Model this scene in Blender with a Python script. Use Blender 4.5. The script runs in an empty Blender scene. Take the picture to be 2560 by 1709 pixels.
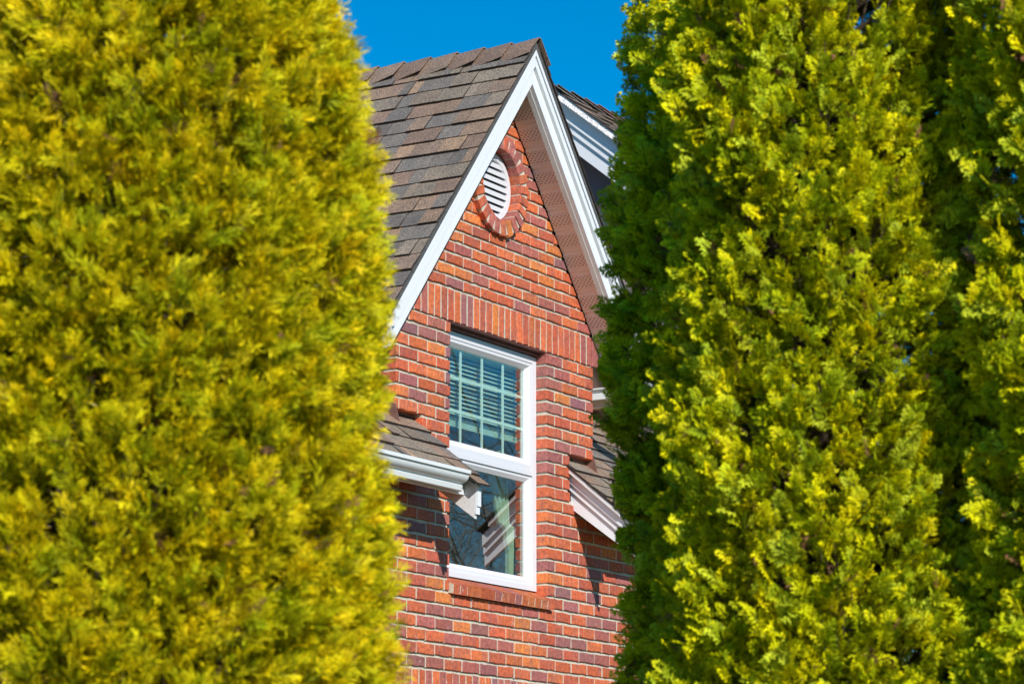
import bpy, math, random
import numpy as np
R = math.radians
random.seed(7)
rng = np.random.default_rng(11)
sc = bpy.context.scene
COL = sc.collection

# ---------------------------------------------------------------- camera
CAMZ = 1.6
cam_d = bpy.data.cameras.new('camera')
cam = bpy.data.objects.new('camera', cam_d)
COL.objects.link(cam)
cam.location = (0, 0, CAMZ)
cam.rotation_euler = (R(90) + .1939, 0, 0)
cam_d.sensor_width = 36
cam_d.lens = 6931.6 / 2560 * 36
cam_d.clip_start = .1
cam_d.clip_end = 3000
cam_d.dof.use_dof = True
cam_d.dof.focus_distance = 17.4
cam_d.dof.aperture_fstop = 7.2
sc.camera = cam

# ---------------------------------------------------------------- light
A = .5366
EU = np.array([math.sin(A), math.cos(A), 0])      # along the facade, away to the right
EN = np.array([math.cos(A), -math.sin(A), 0])     # outward from the facade
P0 = np.array([.2196, 17.197, 0])
ts = -.72 * EU + EN + np.array([0, 0, .70])         # towards the sun
ts = ts / np.linalg.norm(ts)
sun_el = math.asin(ts[2]); sun_az = math.atan2(ts[0], ts[1])
w = bpy.data.worlds.new('World'); sc.world = w; w.use_nodes = True
nt = w.node_tree; nt.nodes.clear()
sky = nt.nodes.new('ShaderNodeTexSky'); sky.sky_type = 'NISHITA'; sky.sun_disc = False
sky.sun_elevation = sun_el; sky.sun_rotation = sun_az
sky.air_density = 1.0; sky.dust_density = .1; sky.ozone_density = 3.0; sky.altitude = 200
gm = nt.nodes.new('ShaderNodeGamma'); gm.inputs[1].default_value = 1.0
hs = nt.nodes.new('ShaderNodeHueSaturation')
hs.inputs['Hue'].default_value = .497; hs.inputs['Saturation'].default_value = 1.66; hs.inputs['Value'].default_value = 1.14
bg = nt.nodes.new('ShaderNodeBackground'); bg.inputs[1].default_value = .112
wo = nt.nodes.new('ShaderNodeOutputWorld')
nt.links.new(sky.outputs[0], hs.inputs['Color']); nt.links.new(hs.outputs[0], bg.inputs[0]); nt.links.new(bg.outputs[0], wo.inputs[0])
sd = bpy.data.lights.new('sun', 'SUN'); sd.energy = 4.9; sd.angle = R(.5); sd.color = (1, .955, .89)
so = bpy.data.objects.new('sun', sd); COL.objects.link(so)
from mathutils import Vector, Matrix
so.rotation_euler = Vector(ts).to_track_quat('Z', 'Y').to_euler()
sc.view_settings.view_transform = 'Standard'; sc.view_settings.look = 'None'
sc.view_settings.exposure = 0.0; sc.view_settings.gamma = 1
sc.cycles.max_bounces = 8; sc.cycles.transparent_max_bounces = 12; sc.cycles.diffuse_bounces = 3
sc.cycles.use_denoising = True

# ---------------------------------------------------------------- helpers
class MB:
    def __init__(s): s.v = []; s.f = []; s.c = []; s.uv = []
    def add(s, vs, fs, col=(1, 1, 1), uvs=None):
        o = len(s.v); s.v += [tuple(p) for p in vs]; s.f += [tuple(i + o for i in f) for f in fs]
        s.c += [col] * len(vs); s.uv += (uvs if uvs else [(0, 0)] * len(vs))
    def box(s, u0, u1, n0, n1, h0, h1, col=(1, 1, 1)):
        vs = [L(u, n, h) for u in (u0, u1) for n in (n0, n1) for h in (h0, h1)]
        s.add(vs, [(0, 1, 3, 2), (4, 6, 7, 5), (0, 4, 5, 1), (2, 3, 7, 6), (0, 2, 6, 4), (1, 5, 7, 3)], col)
    def prism(s, poly, e0, e1, ax, col=(1, 1, 1)):
        """poly: 2-D points; ax 'n': poly in (u,h) extruded over n; 'u': poly in (n,h) extruded over u"""
        k = len(poly)
        mk = (lambda p, e: L(p[0], e, p[1])) if ax == 'n' else (lambda p, e: L(e, p[0], p[1]))
        vs = [mk(p, e0) for p in poly] + [mk(p, e1) for p in poly]
        fs = [tuple(range(k)), tuple(range(2 * k - 1, k - 1, -1))]
        fs += [(i, i + k, (i + 1) % k + k, (i + 1) % k) for i in range(k)]
        s.add(vs, fs, col)
    def build(s, name, mat, parent=None, smooth=False, fix=True):
        me = bpy.data.meshes.new(name)
        me.from_pydata(s.v, [], s.f); 
        ca = me.color_attributes.new('col', 'FLOAT_COLOR', 'POINT')
        a = np.ones((len(s.v), 4), dtype=np.float32); a[:, :3] = np.array(s.c, dtype=np.float32).reshape(-1, 3)
        ca.data.foreach_set('color', a.ravel())
        if any(t != (0, 0) for t in s.uv[:50]):
            ul = me.uv_layers.new(name='UVMap'); li = np.zeros(len(me.loops), dtype=np.int32)
            me.loops.foreach_get('vertex_index', li)
            ul.data.foreach_set('uv', np.array(s.uv, dtype=np.float32)[li].ravel())
        if fix:
            import bmesh
            bm = bmesh.new(); bm.from_mesh(me); bmesh.ops.recalc_face_normals(bm, faces=bm.faces); bm.to_mesh(me); bm.free()
        if smooth: me.polygons.foreach_set('use_smooth', [True] * len(me.polygons))
        me.materials.append(mat)
        o = bpy.data.objects.new(name, me); COL.objects.link(o)
        if parent: o.parent = parent
        return o
def L(u, n, h): return (u, -n, h + CAMZ)          # house frame: h is height above the camera
def tag(o, label=None, cat=None, group=None, kind=None):
    if label: o['label'] = label
    if cat: o['category'] = cat
    if group: o['group'] = group
    if kind: o['kind'] = kind
    return o
HOUSE_ROT = math.pi / 2 - A
def empty(name, loc=(0, 0, 0), rz=0):
    o = bpy.data.objects.new(name, None); COL.objects.link(o); o.location = loc; o.rotation_euler = (0, 0, rz); return o

# ---------------------------------------------------------------- materials
class NT:
    def __init__(s, name):
        s.m = bpy.data.materials.new(name); s.m.use_nodes = True; s.t = s.m.node_tree
        s.b = s.t.nodes['Principled BSDF']; s.out = s.t.nodes['Material Output']
    def n(s, typ, **kw):
        nd = s.t.nodes.new(typ)
        for k, v in kw.items():
            if k.startswith('_'): setattr(nd, k[1:], v)
            else: nd.inputs[k.replace('_', ' ')].default_value = v
        return nd
    def l(s, a, b): s.t.links.new(a, b)
def noise(m, scale, detail=3, rough=.5, vec=None, dist=0):
    nd = m.n('ShaderNodeTexNoise', Scale=scale, Detail=detail, Roughness=rough, Distortion=dist)
    if vec: m.l(vec, nd.inputs['Vector'])
    return nd.outputs['Fac']
def ramp(m, fac, stops):
    r = m.n('ShaderNodeValToRGB'); m.l(fac, r.inputs[0])
    e = r.color_ramp.elements
    while len(e) < len(stops): e.new(.5)
    for x, (p, c) in zip(e, stops): x.position = p; x.color = (*c, 1) if len(c) == 3 else c
    return r.outputs[0]
def mixc(m, fac, a, b, mode='MIX'):
    nd = m.n('ShaderNodeMix', _data_type='RGBA', _blend_type=mode)
    for sock, val in ((nd.inputs[0], fac), (nd.inputs[6], a), (nd.inputs[7], b)):
        if hasattr(val, 'node'): m.l(val, sock)
        elif isinstance(val, tuple): sock.default_value = (*val, 1)
        else: sock.default_value = val
    return nd.outputs[2]
def bump(m, hgt, dist=.002, strength=1):
    b = m.n('ShaderNodeBump', Distance=dist, Strength=strength); m.l(hgt, b.inputs['Height']); m.l(b.outputs[0], m.b.inputs['Normal'])
def tc(m, which='Object'): return m.n('ShaderNodeTexCoord').outputs[which]
def mapv(m, vec, scale):
    mp = m.n('ShaderNodeMapping'); mp.inputs['Scale'].default_value = scale; m.l(vec, mp.inputs['Vector']); return mp.outputs[0]
def vcol(m): return m.n('ShaderNodeVertexColor', _layer_name='col').outputs['Color']

def mat_brick():
    m = NT('fired_brick'); o = tc(m)
    c = vcol(m)
    streak = noise(m, 1, 3, .6, mapv(m, o, (55, 55, 9)))
    st = ramp(m, streak, [(.40, (0, 0, 0)), (.62, (1, 1, 1))])
    sel = ramp(m, noise(m, 7, 1, .5, o), [(.44, (0, 0, 0)), (.56, (1, 1, 1))])
    f = m.n('ShaderNodeMath', _operation='MULTIPLY'); m.l(st, f.inputs[0]); m.l(sel, f.inputs[1])
    f2 = m.n('ShaderNodeMath', _operation='MULTIPLY'); m.l(f.outputs[0], f2.inputs[0]); f2.inputs[1].default_value = .5
    c = mixc(m, f2.outputs[0], c, (.30, .13, .12))
    mott = ramp(m, noise(m, 38, 4, .6, o), [(.3, (.66, .66, .68)), (.7, (1.28, 1.24, 1.2))])
    c = mixc(m, 1.0, c, mott, 'MULTIPLY')
    # pale lime bloom in spots
    eff = ramp(m, noise(m, 22, 3, .65, o, 1.2), [(.665, (0, 0, 0)), (.72, (1, 1, 1))])
    sp = m.n('ShaderNodeSeparateXYZ'); m.l(o, sp.inputs[0])
    low = m.n('ShaderNodeMapRange'); m.l(sp.outputs[2], low.inputs[0])
    low.inputs[1].default_value = 4.6; low.inputs[2].default_value = 3.1; low.inputs[3].default_value = .12; low.inputs[4].default_value = .75
    e2 = m.n('ShaderNodeMath', _operation='MULTIPLY'); m.l(eff, e2.inputs[0]); m.l(low.outputs[0], e2.inputs[1])
    c = mixc(m, e2.outputs[0], c, (.62, .47, .42))
    m.l(c, m.b.inputs['Base Color']); m.b.inputs['Roughness'].default_value = .72
    m.b.inputs['Specular IOR Level'].default_value = .35
    bump(m, noise(m, 70, 4, .6, o), .006, .8)
    return m.m
def mat_mortar():
    m = NT('lime_mortar'); o = tc(m)
    c = ramp(m, noise(m, 60, 4, .6, o), [(.3, (.46, .43, .33)), (.7, (.68, .64, .52))])
    m.l(c, m.b.inputs['Base Color']); m.b.inputs['Roughness'].default_value = .95
    bump(m, noise(m, 180, 3, .6, o), .003, .8); return m.m
def mat_shingle():
    m = NT('asphalt_shingle'); o = tc(m); c = vcol(m)
    g = ramp(m, noise(m, 150, 2, .8, o), [(.36, (.30, .30, .33)), (.5, (1, 1, 1)), (.62, (2.1, 1.9, 1.7))])
    c = mixc(m, 1.0, c, g, 'MULTIPLY')
    t = ramp(m, noise(m, 150, 2, .7, mapv(m, o, (1, 1.3, .9))), [(.52, (0, 0, 0)), (.66, (1, 1, 1))])
    f = m.n('ShaderNodeMath', _operation='MULTIPLY'); m.l(t, f.inputs[0]); f.inputs[1].default_value = .35
    c = mixc(m, f.outputs[0], c, (.36, .19, .12))
    c2 = mixc(m, 1.0, c, ramp(m, noise(m, 9, 3, .6, o), [(.3, (.82, .84, .86)), (.7, (1.14, 1.1, 1.06))]), 'MULTIPLY')
    m.l(c2, m.b.inputs['Base Color']); m.b.inputs['Roughness'].default_value = .9
    bump(m, noise(m, 260, 2, .6, o), .003, .7); return m.m
def mat_paint(name, col, rough=.45, grain=.0, dirt=.12, dcol=(.45, .46, .40)):
    m = NT(name); o = tc(m)
    d = ramp(m, noise(m, 6, 5, .65, o), [(.45, (0, 0, 0)), (.8, (dirt,) * 3)])
    sp = ramp(m, noise(m, 45, 2, .5, o), [(.70, (0, 0, 0)), (.76, (.5 * dirt / .12,) * 3)])
    c = mixc(m, d, col, dcol); c = mixc(m, sp, c, tuple(x * .45 for x in col))
    m.l(c, m.b.inputs['Base Color']); m.b.inputs['Roughness'].default_value = rough
    if grain:
        bump(m, noise(m, 1, 4, .6, mapv(m, o, (90, 90, 260))), .004, grain)
    else: bump(m, noise(m, 30, 3, .5, o), .001, .25)
    return m.m
def mat_plain(name, col, rough=.8, var=.25, sc_=8, bmp=0, bs=60, metal=0):
    m = NT(name); o = tc(m)
    c = ramp(m, noise(m, sc_, 4, .6, o), [(.25, tuple(x * (1 - var) for x in col)), (.75, tuple(x * (1 + var) for x in col))])
    m.l(c, m.b.inputs['Base Color']); m.b.inputs['Roughness'].default_value = rough; m.b.inputs['Metallic'].default_value = metal
    if bmp: bump(m, noise(m, bs, 4, .6, o), bmp, 1)
    return m.m
def mat_soffit():
    m = NT('perforated_soffit'); uv = tc(m, 'UV')
    sp = m.n('ShaderNodeSeparateXYZ'); m.l(uv, sp.inputs[0])
    def math_(op, a, b=None):
        nd = m.n('ShaderNodeMath', _operation=op)
        for i, x in enumerate((a, b)):
            if x is None: continue
            if hasattr(x, 'node'): m.l(x, nd.inputs[i])
            else: nd.inputs[i].default_value = x
        return nd.outputs[0]
    X, Y = sp.outputs[0], sp.outputs[1]
    # slots in staggered rows: rows every .0155 across the panel, pitch .026 along it
    rr = math_('DIVIDE', X, .0150); row = math_('FLOOR', rr); fr = math_('SUBTRACT', rr, row)
    off = math_('MULTIPLY', math_('MODULO', row, 2.0), .5)
    cc = math_('ADD', math_('DIVIDE', Y, .030), off); fc = math_('FRACT', cc)
    a = math_('LESS_THAN', math_('ABSOLUTE', math_('SUBTRACT', fr, .5)), .20)
    b = math_('LESS_THAN', math_('ABSOLUTE', math_('SUBTRACT', fc, .5)), .26)
    zone = math_('MULTIPLY', math_('GREATER_THAN', math_('MODULO', X, .15), .037), math_('LESS_THAN', math_('MODULO', X, .15), .125))
    hole = math_('MULTIPLY', math_('MULTIPLY', a, b), zone)
    c = mixc(m, hole, (.90, .80, .72), (.22, .16, .13))
    m.l(c, m.b.inputs['Base Color']); m.b.inputs['Roughness'].default_value = .5
    return m.m
def mat_glass():
    m = NT('window_glass'); t = m.t; t.nodes.remove(m.b)
    tr = m.n('ShaderNodeBsdfTransparent'); tr.inputs[0].default_value = (.80, .95, .88, 1)
    gl = m.n('ShaderNodeBsdfGlossy'); gl.inputs['Roughness'].default_value = .0; gl.inputs[0].default_value = (1, 1, 1, 1)
    ge = m.n('ShaderNodeNewGeometry'); dt = m.n('ShaderNodeVectorMath', _operation='DOT_PRODUCT'); m.l(ge.outputs['Normal'], dt.inputs[0]); m.l(ge.outputs['Incoming'], dt.inputs[1])
    ab = m.n('ShaderNodeMath', _operation='ABSOLUTE'); m.l(dt.outputs['Value'], ab.inputs[0])
    om = m.n('ShaderNodeMath', _operation='SUBTRACT'); om.inputs[0].default_value = 1; m.l(ab.outputs[0], om.inputs[1])
    fr = m.n('ShaderNodeMath', _operation='POWER'); m.l(om.outputs[0], fr.inputs[0]); fr.inputs[1].default_value = 5
    mu = m.n('ShaderNodeMath', _operation='MULTIPLY_ADD', _use_clamp=True); m.l(fr.outputs[0], mu.inputs[0]); mu.inputs[1].default_value = 4.0; mu.inputs[2].default_value = .27
    bp = m.n('ShaderNodeBump', Distance=.002, Strength=.12); m.l(noise(m, 2.2, 1, .4, tc(m)), bp.inputs['Height']); m.l(bp.outputs[0], gl.inputs['Normal'])
    mx = m.n('ShaderNodeMixShader'); m.l(mu.outputs[0], mx.inputs[0]); m.l(tr.outputs[0], mx.inputs[1]); m.l(gl.outputs[0], mx.inputs[2])
    m.l(mx.outputs[0], m.out.inputs[0]); return m.m
def mat_cloth(name, col):
    m = NT(name); m.b.inputs['Base Color'].default_value = (*col, 1); m.b.inputs['Roughness'].default_value = .9
    w_ = m.n('ShaderNodeBsdfTranslucent'); w_.inputs[0].default_value = (*col, 1)
    mx = m.n('ShaderNodeMixShader', Fac=.4); m.l(m.b.outputs[0], mx.inputs[1]); m.l(w_.outputs[0], mx.inputs[2]); m.l(mx.outputs[0], m.out.inputs[0])
    bump(m, noise(m, 200, 2, .5, tc(m)), .001, .5)
    return m.m
def mat_leaf(name, trans=.3):
    m = NT(name); c = vcol(m)
    o = tc(m)
    c = mixc(m, 1.0, c, ramp(m, noise(m, 9, 3, .6, o), [(.3, (.72, .80, .8)), (.7, (1.2, 1.12, 1.0))]), 'MULTIPLY')
    m.l(c, m.b.inputs['Base Color']); m.b.inputs['Roughness'].default_value = .6; m.b.inputs['Specular IOR Level'].default_value = .15
    w_ = m.n('ShaderNodeBsdfTranslucent'); m.l(c, w_.inputs[0])
    mx = m.n('ShaderNodeMixShader', Fac=trans); m.l(m.b.outputs[0], mx.inputs[1]); m.l(w_.outputs[0], mx.inputs[2]); m.l(mx.outputs[0], m.out.inputs[0])
    return m.m
def mat_grass():
    m = NT('lawn'); o = tc(m)
    c = ramp(m, noise(m, 3, 6, .7, o), [(.3, (.03, .06, .012)), (.7, (.08, .13, .03))]); m.l(c, m.b.inputs['Base Color'])
    m.b.inputs['Roughness'].default_value = .95; bump(m, noise(m, 40, 4, .7, o), .03, 1); return m.m

BRICK = mat_brick(); MORTAR = mat_mortar(); SHINGLE = mat_shingle()
WHITE = mat_paint('white_painted_wood', (.79, .805, .82), .5, .35)
ROUGHW = mat_paint('rough_primed_board', (.76, .75, .73), .8, 1.0, .3)
VINYL = mat_paint('white_vinyl', (.72, .72, .745), .3, 0, .04)
GUTTER = mat_paint('white_aluminium', (.78, .80, .80), .35, 0, .08)
SOFFIT = mat_soffit(); GLASS = mat_glass()
LINTEL = mat_plain('rusty_steel', (.14, .040, .030), .6, .5, 30)
FLASH = mat_plain('brown_metal_flashing', (.20, .10, .075), .45, .3, 12)
STUCCO = mat_plain('taupe_stucco', (.30, .245, .25), .95, .12, 14, .006, 90)
BEIGE = mat_plain('beige_trim', (.60, .50, .40), .7, .15, 10)
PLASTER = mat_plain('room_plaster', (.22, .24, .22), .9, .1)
DARK = mat_plain('vent_backing', (.20, .19, .18), .9, .2)
GREEN_BLIND = mat_plain('pale_blind_slat', (.72, .88, .76), .5, .05)
MUNTIN = mat_plain('pale_grille_bar', (.90, .96, .90), .4, .03)
CURTAIN = mat_cloth('pale_green_cloth', (.80, .92, .76))
BARK = mat_plain('bark', (.13, .09, .06), .9, .4, 25, .01, 40)
GREYBARK = mat_plain('grey_bark', (.30, .25, .18), .9, .35, 20, .01, 40)
GRASS = mat_grass()

# ---------------------------------------------------------------- ground
g = MB(); g.add([(-400, -400, 0), (400, -400, 0), (400, 400, 0), (-400, 400, 0)], [(0, 1, 2, 3)])
tag(g.build('ground', GRASS), kind='structure')

# ---------------------------------------------------------------- house
house = empty('brick_house', (P0[0], P0[1], 0), HOUSE_ROT)
tag(house, 'red brick house with a steep shingled gable, white bargeboards and a tall white window', 'house')
C_ = .077; H0 = 1.8466; UC = -.575; S = 1.22; HAP = 5.14       # course, datum, gable centre, slope, bargeboard apex
PAL = [((.66, .165, .058), 5), ((.60, .135, .055), 6), ((.53, .120, .060), 4), ((.45, .135, .105), 3.5), ((.38, .135, .118), 2.2), ((.72, .22, .058), 1.6), ((.30, .13, .135), .8)]
def brickcol():
    tot = sum(w_ for _, w_ in PAL); x = random.random() * tot
    for c, w_ in PAL:
        x -= w_
        if x <= 0: break
    k = random.uniform(.86, 1.14); return tuple(min(1, v * k * random.uniform(.94, 1.06)) for v in c)
def clip(poly, a, b, c):
    """keep a*u+b*h<=c"""
    out = []
    for i in range(len(poly)):
        p, q = poly[i], poly[(i + 1) % len(poly)]
        dp = a * p[0] + b * p[1] - c; dq = a * q[0] + b * q[1] - c
        if dp <= 0: out.append(p)
        if (dp < 0 < dq) or (dq < 0 < dp):
            t = dp / (dp - dq); out.append((p[0] + (q[0] - p[0]) * t, p[1] + (q[1] - p[1]) * t))
    return out
BB = MB(); MM = MB()
def brick(poly, n1=0.0, n0=-.10, col=None, plain=False):
    if len(poly) < 3: return
    col = col or brickcol()
    cx = sum(p[0] for p in poly) / len(poly); cy = sum(p[1] for p in poly) / len(poly)
    k = len(poly); nj = n1 + (0 if plain else random.uniform(-.0022, .0022))
    tilt = 0 if plain else random.uniform(-.02, .02); tl2 = 0 if plain else random.uniform(-.008, .008)
    def nn(p): return nj + tilt * (p[1] - cy) + tl2 * (p[0] - cx)
    if plain:
        BB.prism(poly, n0, n1, 'n', col); return
    # subdivided rim for a slightly ragged hand-made edge
    P = []
    for i in range(k):
        p, q = poly[i], poly[(i + 1) % k]; ln = math.hypot(q[0] - p[0], q[1] - p[1]); m_ = max(1, int(ln / .045))
        for j in range(m_): P.append((p[0] + (q[0] - p[0]) * j / m_, p[1] + (q[1] - p[1]) * j / m_))
    P = [(p[0] + random.gauss(0, .0012), p[1] + random.gauss(0, .0016)) for p in P]; k = len(P)
    def ins(p, d):
        dx, dy = cx - p[0], cy - p[1]; l_ = max(1e-6, math.hypot(dx, dy)); return (p[0] + (d if dx > 0 else -d) * min(1, abs(dx) / .01), p[1] + (d if dy > 0 else -d) * min(1, abs(dy) / .01))
    vs = [L(p[0], n0, p[1]) for p in P] + [L(p[0], nn(p) - .003, p[1]) for p in P] + [L(*(lambda q: (q[0], nn(q), q[1]))(ins(p, .0028))) for p in P]
    fs = []
    for i in range(k):
        j = (i + 1) % k; fs += [(i, i + k, j + k, j), (i + k, i + 2 * k, j + 2 * k, j + k)]
    fs += [tuple(range(2 * k, 3 * k)), tuple(range(k - 1, -1, -1))]
    BB.add(vs, fs, col)
JV = .0175; JH = .0095
VC = (-.61, 4.262); VRI, VRO = .226, .322
def top_lim(u): return 4.925 - S * abs(u - UC)
def row(spans, hb, ht, ofs, length=.2, gable=False, joint=JH):
    for (a, b) in spans:
        u = a; first = True
        nxt = math.floor((a - ofs) / length) * length + ofs + length
        while u < b - 1e-4:
            e = min(nxt, b)
            if b - e < .035: e = b
            if e - u < .03 and not first: u = e; nxt += length; continue
            je = 0 if e >= b - 1e-4 else joint / 2; jb = 0 if first else joint / 2
            jj = random.uniform(-.003, .003) if je else 0
            poly = [(u + jb, hb), (e - je, hb), (e - je, ht), (u + jb, ht)]
            if gable:
                p2 = clip(poly, S, 1, 4.925 + S * UC); p2 = clip(p2, -S, 1, 4.925 - S * UC)
                if len(p2) >= 3:
                    # around the vent
                    ucn = min(max(VC[0], u), e); hcn = min(max(VC[1], hb), ht)
                    if math.hypot(ucn - VC[0], hcn - VC[1]) < .30:
                        col = brickcol(); x = u + jb
                        while x < e - je - 1e-4:
                            x1 = min(x + .022, e - je); xm = (x + x1) / 2; d = .30 ** 2 - (xm - VC[0]) ** 2
                            segs = [(hb, ht)]
                            if d > 0:
                                dd = math.sqrt(d); segs = [(hb, min(ht, VC[1] - dd)), (max(hb, VC[1] + dd), ht)]
                            for (s0, s1) in segs:
                                if s1 - s0 > .003:
                                    q = clip(clip([(x, s0), (x1, s0), (x1, s1), (x, s1)], S, 1, 4.925 + S * UC), -S, 1, 4.925 - S * UC)
                                    if len(q) >= 3: brick(q, 0, -.02, col, True)
                            x = x1
                    else: brick(p2)
            else: brick(poly)
            if je and (not gable or (e - VC[0]) ** 2 + ((hb + ht) / 2 - VC[1]) ** 2 > .34 ** 2) and (not gable or ht < top_lim(e) - .02):
                q = random.uniform(.0, .003)
                MM.box(e - je - .001, e + je + .001, -.012, -.0018 - q, hb - .001, ht + .001)
            u = e; nxt += length; first = False
WL, WR_, WB, WT = -1.148, 0.0, 1.80, H0 + 19 * C_
U0, U1 = -5.0, 5.0
kmin = math.floor((-CAMZ - H0) / C_) + 1
for k in range(kmin, 19):
    hb = H0 + k * C_ + JV / 2; ht = H0 + (k + 1) * C_ - JV / 2
    ofs = .1 if k % 2 else 0
    if k in (-9, -10, -11): continue       # soldier course below
    if ht < WB - .08: spans = [(U0, U1)]
    elif ht < 2.39: spans = [(U0, WL), (WR_, U1)] if hb > WB - .12 else [(U0, U1)]
    elif hb < 2.70: spans = [(-1.45, WL), (WR_, .29)]
    else: spans = [(-1.731, WL), (WR_, .594)]
    if -.12 + WB < ht and hb < WB - .02 and ht < WB + .03 and hb > 1.66: spans = [(U0, WL), (WR_ + .035, U1)]
    row(spans, hb, ht, ofs + .0)
# soldier course low on the wall
sb, st_ = H0 - 11 * C_ + JV / 2, H0 - 8 * C_ - JV / 2
row([(U0, U1)], sb, st_, 0, .0735)
# soldier course over the window, then the gable
row([(-1.81, .67)], WT + JV * .3, 3.513 - JV / 2, 0, .0735, True)
for j in range(0, 19):
    hb = 3.513 + j * .0735 + JV / 2; ht = 3.513 + (j + 1) * .0735 - JV / 2
    row([(-1.9, .78)], hb, ht, .1 if j % 2 else 0, .2, True)
# rowlock sill
nb = 15
for i in range(nb):
    a0 = WL + .006 + i * (1.185 / nb); a1 = a0 + 1.185 / nb - .011
    col = brickcol() if random.random() < .3 else random.choice([(.50, .13, .045), (.44, .10, .042), (.54, .16, .05)])
    j = random.uniform(-.003, .003)
    BB.prism([(-.085, 1.795), (-.085, 1.70), (.028 + j, 1.682), (.034 + j, 1.742 + j)], a0, a1, 'u', col)
MM.prism([(-.085, 1.790), (-.085, 1.70), (.024, 1.686), (.029, 1.737)], WL + .004, .034, 'u')
# vent ring
nr = 24
for i in range(nr):
    th = 2 * math.pi * (i + .3) / nr; c, s_ = math.cos(th), math.sin(th); hw = .0262
    def rp(r, t_): return (VC[0] + r * c - t_ * s_, VC[1] + r * s_ + t_ * c)
    brick([rp(VRI, -hw), rp(VRO + random.uniform(-.004, .004), -hw), rp(VRO, hw), rp(VRI, hw)], .040, -.10)
NS = 72
for i in range(NS):
    t0, t1 = 2 * math.pi * i / NS, 2 * math.pi * (i + 1) / NS
    q = lambda r, t_: (VC[0] + r * math.cos(t_), VC[1] + r * math.sin(t_))
    MM.prism([q(VRI + .004, t0), q(VRO - .008, t0), q(VRO - .008, t1), q(VRI + .004, t1)], -.10, .030, 'n')
BB.build('brickwork', BRICK, house)
# mortar body behind the bricks
e = .008; mn1, mn0 = -.0125, -.095
MM.box(U0, U1, mn0, mn1, -CAMZ, 1.70)
MM.box(U0, WL - e, mn0, mn1, 1.70, 2.40); MM.box(WR_ + e, U1, mn0, mn1, 1.70, 2.40)
MM.box(-1.442, WL - e, mn0, mn1, 2.40, 2.712); MM.box(WR_ + e, .282, mn0, mn1, 2.40, 2.712)
MM.box(-1.723, WL - e, mn0, mn1, 2.712, WT); MM.box(WR_ + e, .586, mn0, mn1, 2.712, WT)
# gable mortar with a round hole
def gpt(th):
    """ray from the vent centre to the gable outline"""
    dx, dy = math.cos(th), math.sin(th); best = 9
    for a, b, c in ((S, 1, 4.925 + S * UC), (-S, 1, 4.925 - S * UC), (0, -1, -(WT + .002)), (1, 0, .66), (-1, 0, 1.80)):
        den = a * dx + b * dy
        if den > 1e-9:
            t_ = (c - a * VC[0] - b * VC[1]) / den; best = min(best, t_)
    return (VC[0] + dx * best, VC[1] + dy * best)
angs = [2 * math.pi * i / 60 for i in range(60)]
for px, py in ((UC, 4.925), (.66, WT + .002), (-1.80, WT + .002), (.66, top_lim(.66)), (-1.80, top_lim(-1.80))):
    angs.append(math.atan2(py - VC[1], px - VC[0]) % (2 * math.pi))
angs = sorted(angs)
for i in range(len(angs)):
    t0, t1 = angs[i], angs[(i + 1) % len(angs)]
    if abs(t1 - t0) < 1e-6: continue
    MM.prism([(VC[0] + .28 * math.cos(t0), VC[1] + .28 * math.sin(t0)), gpt(t0), gpt(t1), (VC[0] + .28 * math.cos(t1), VC[1] + .28 * math.sin(t1))], mn0, mn1, 'n')
MM.build('mortar', MORTAR, house)

# ---- inner wall body / room
b = MB()
def shell(b, u0, u1, n0, n1, h0, h1):
    vs = [L(u, n, h) for u in (u0, u1) for n in (n0, n1) for h in (h0, h1)]
    b.add(vs, [(0, 1, 3, 2), (4, 6, 7, 5), (0, 4, 5, 1), (0, 2, 6, 4), (1, 5, 7, 3)])
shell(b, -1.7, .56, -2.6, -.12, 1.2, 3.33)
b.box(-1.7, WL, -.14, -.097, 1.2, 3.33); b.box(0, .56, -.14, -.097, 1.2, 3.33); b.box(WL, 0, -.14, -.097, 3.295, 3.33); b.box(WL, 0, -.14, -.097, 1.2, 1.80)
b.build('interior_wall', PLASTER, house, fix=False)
b = MB()
b.box(-1.722, -1.704, -3.0, -.10, 2.60, 3.55, (.5, .13, .06)); b.build('dormer_cheek', BRICK, house)
b = MB(); b.box(.566, .585, -3.0, -.10, 2.60, 3.55, (.5, .13, .06)); b.build('dormer_cheek', BRICK, house)
b = MB(); b.box(U0, U0 + .1, -6.5, -.10, -CAMZ, 2.4); b.box(U0, U1, -6.6, -6.5, -CAMZ, 2.4); b.box(U1 - .1, U1, -6.5, -.10, -CAMZ, 2.4)
b.build('rear_wall', STUCCO, house)

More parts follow.
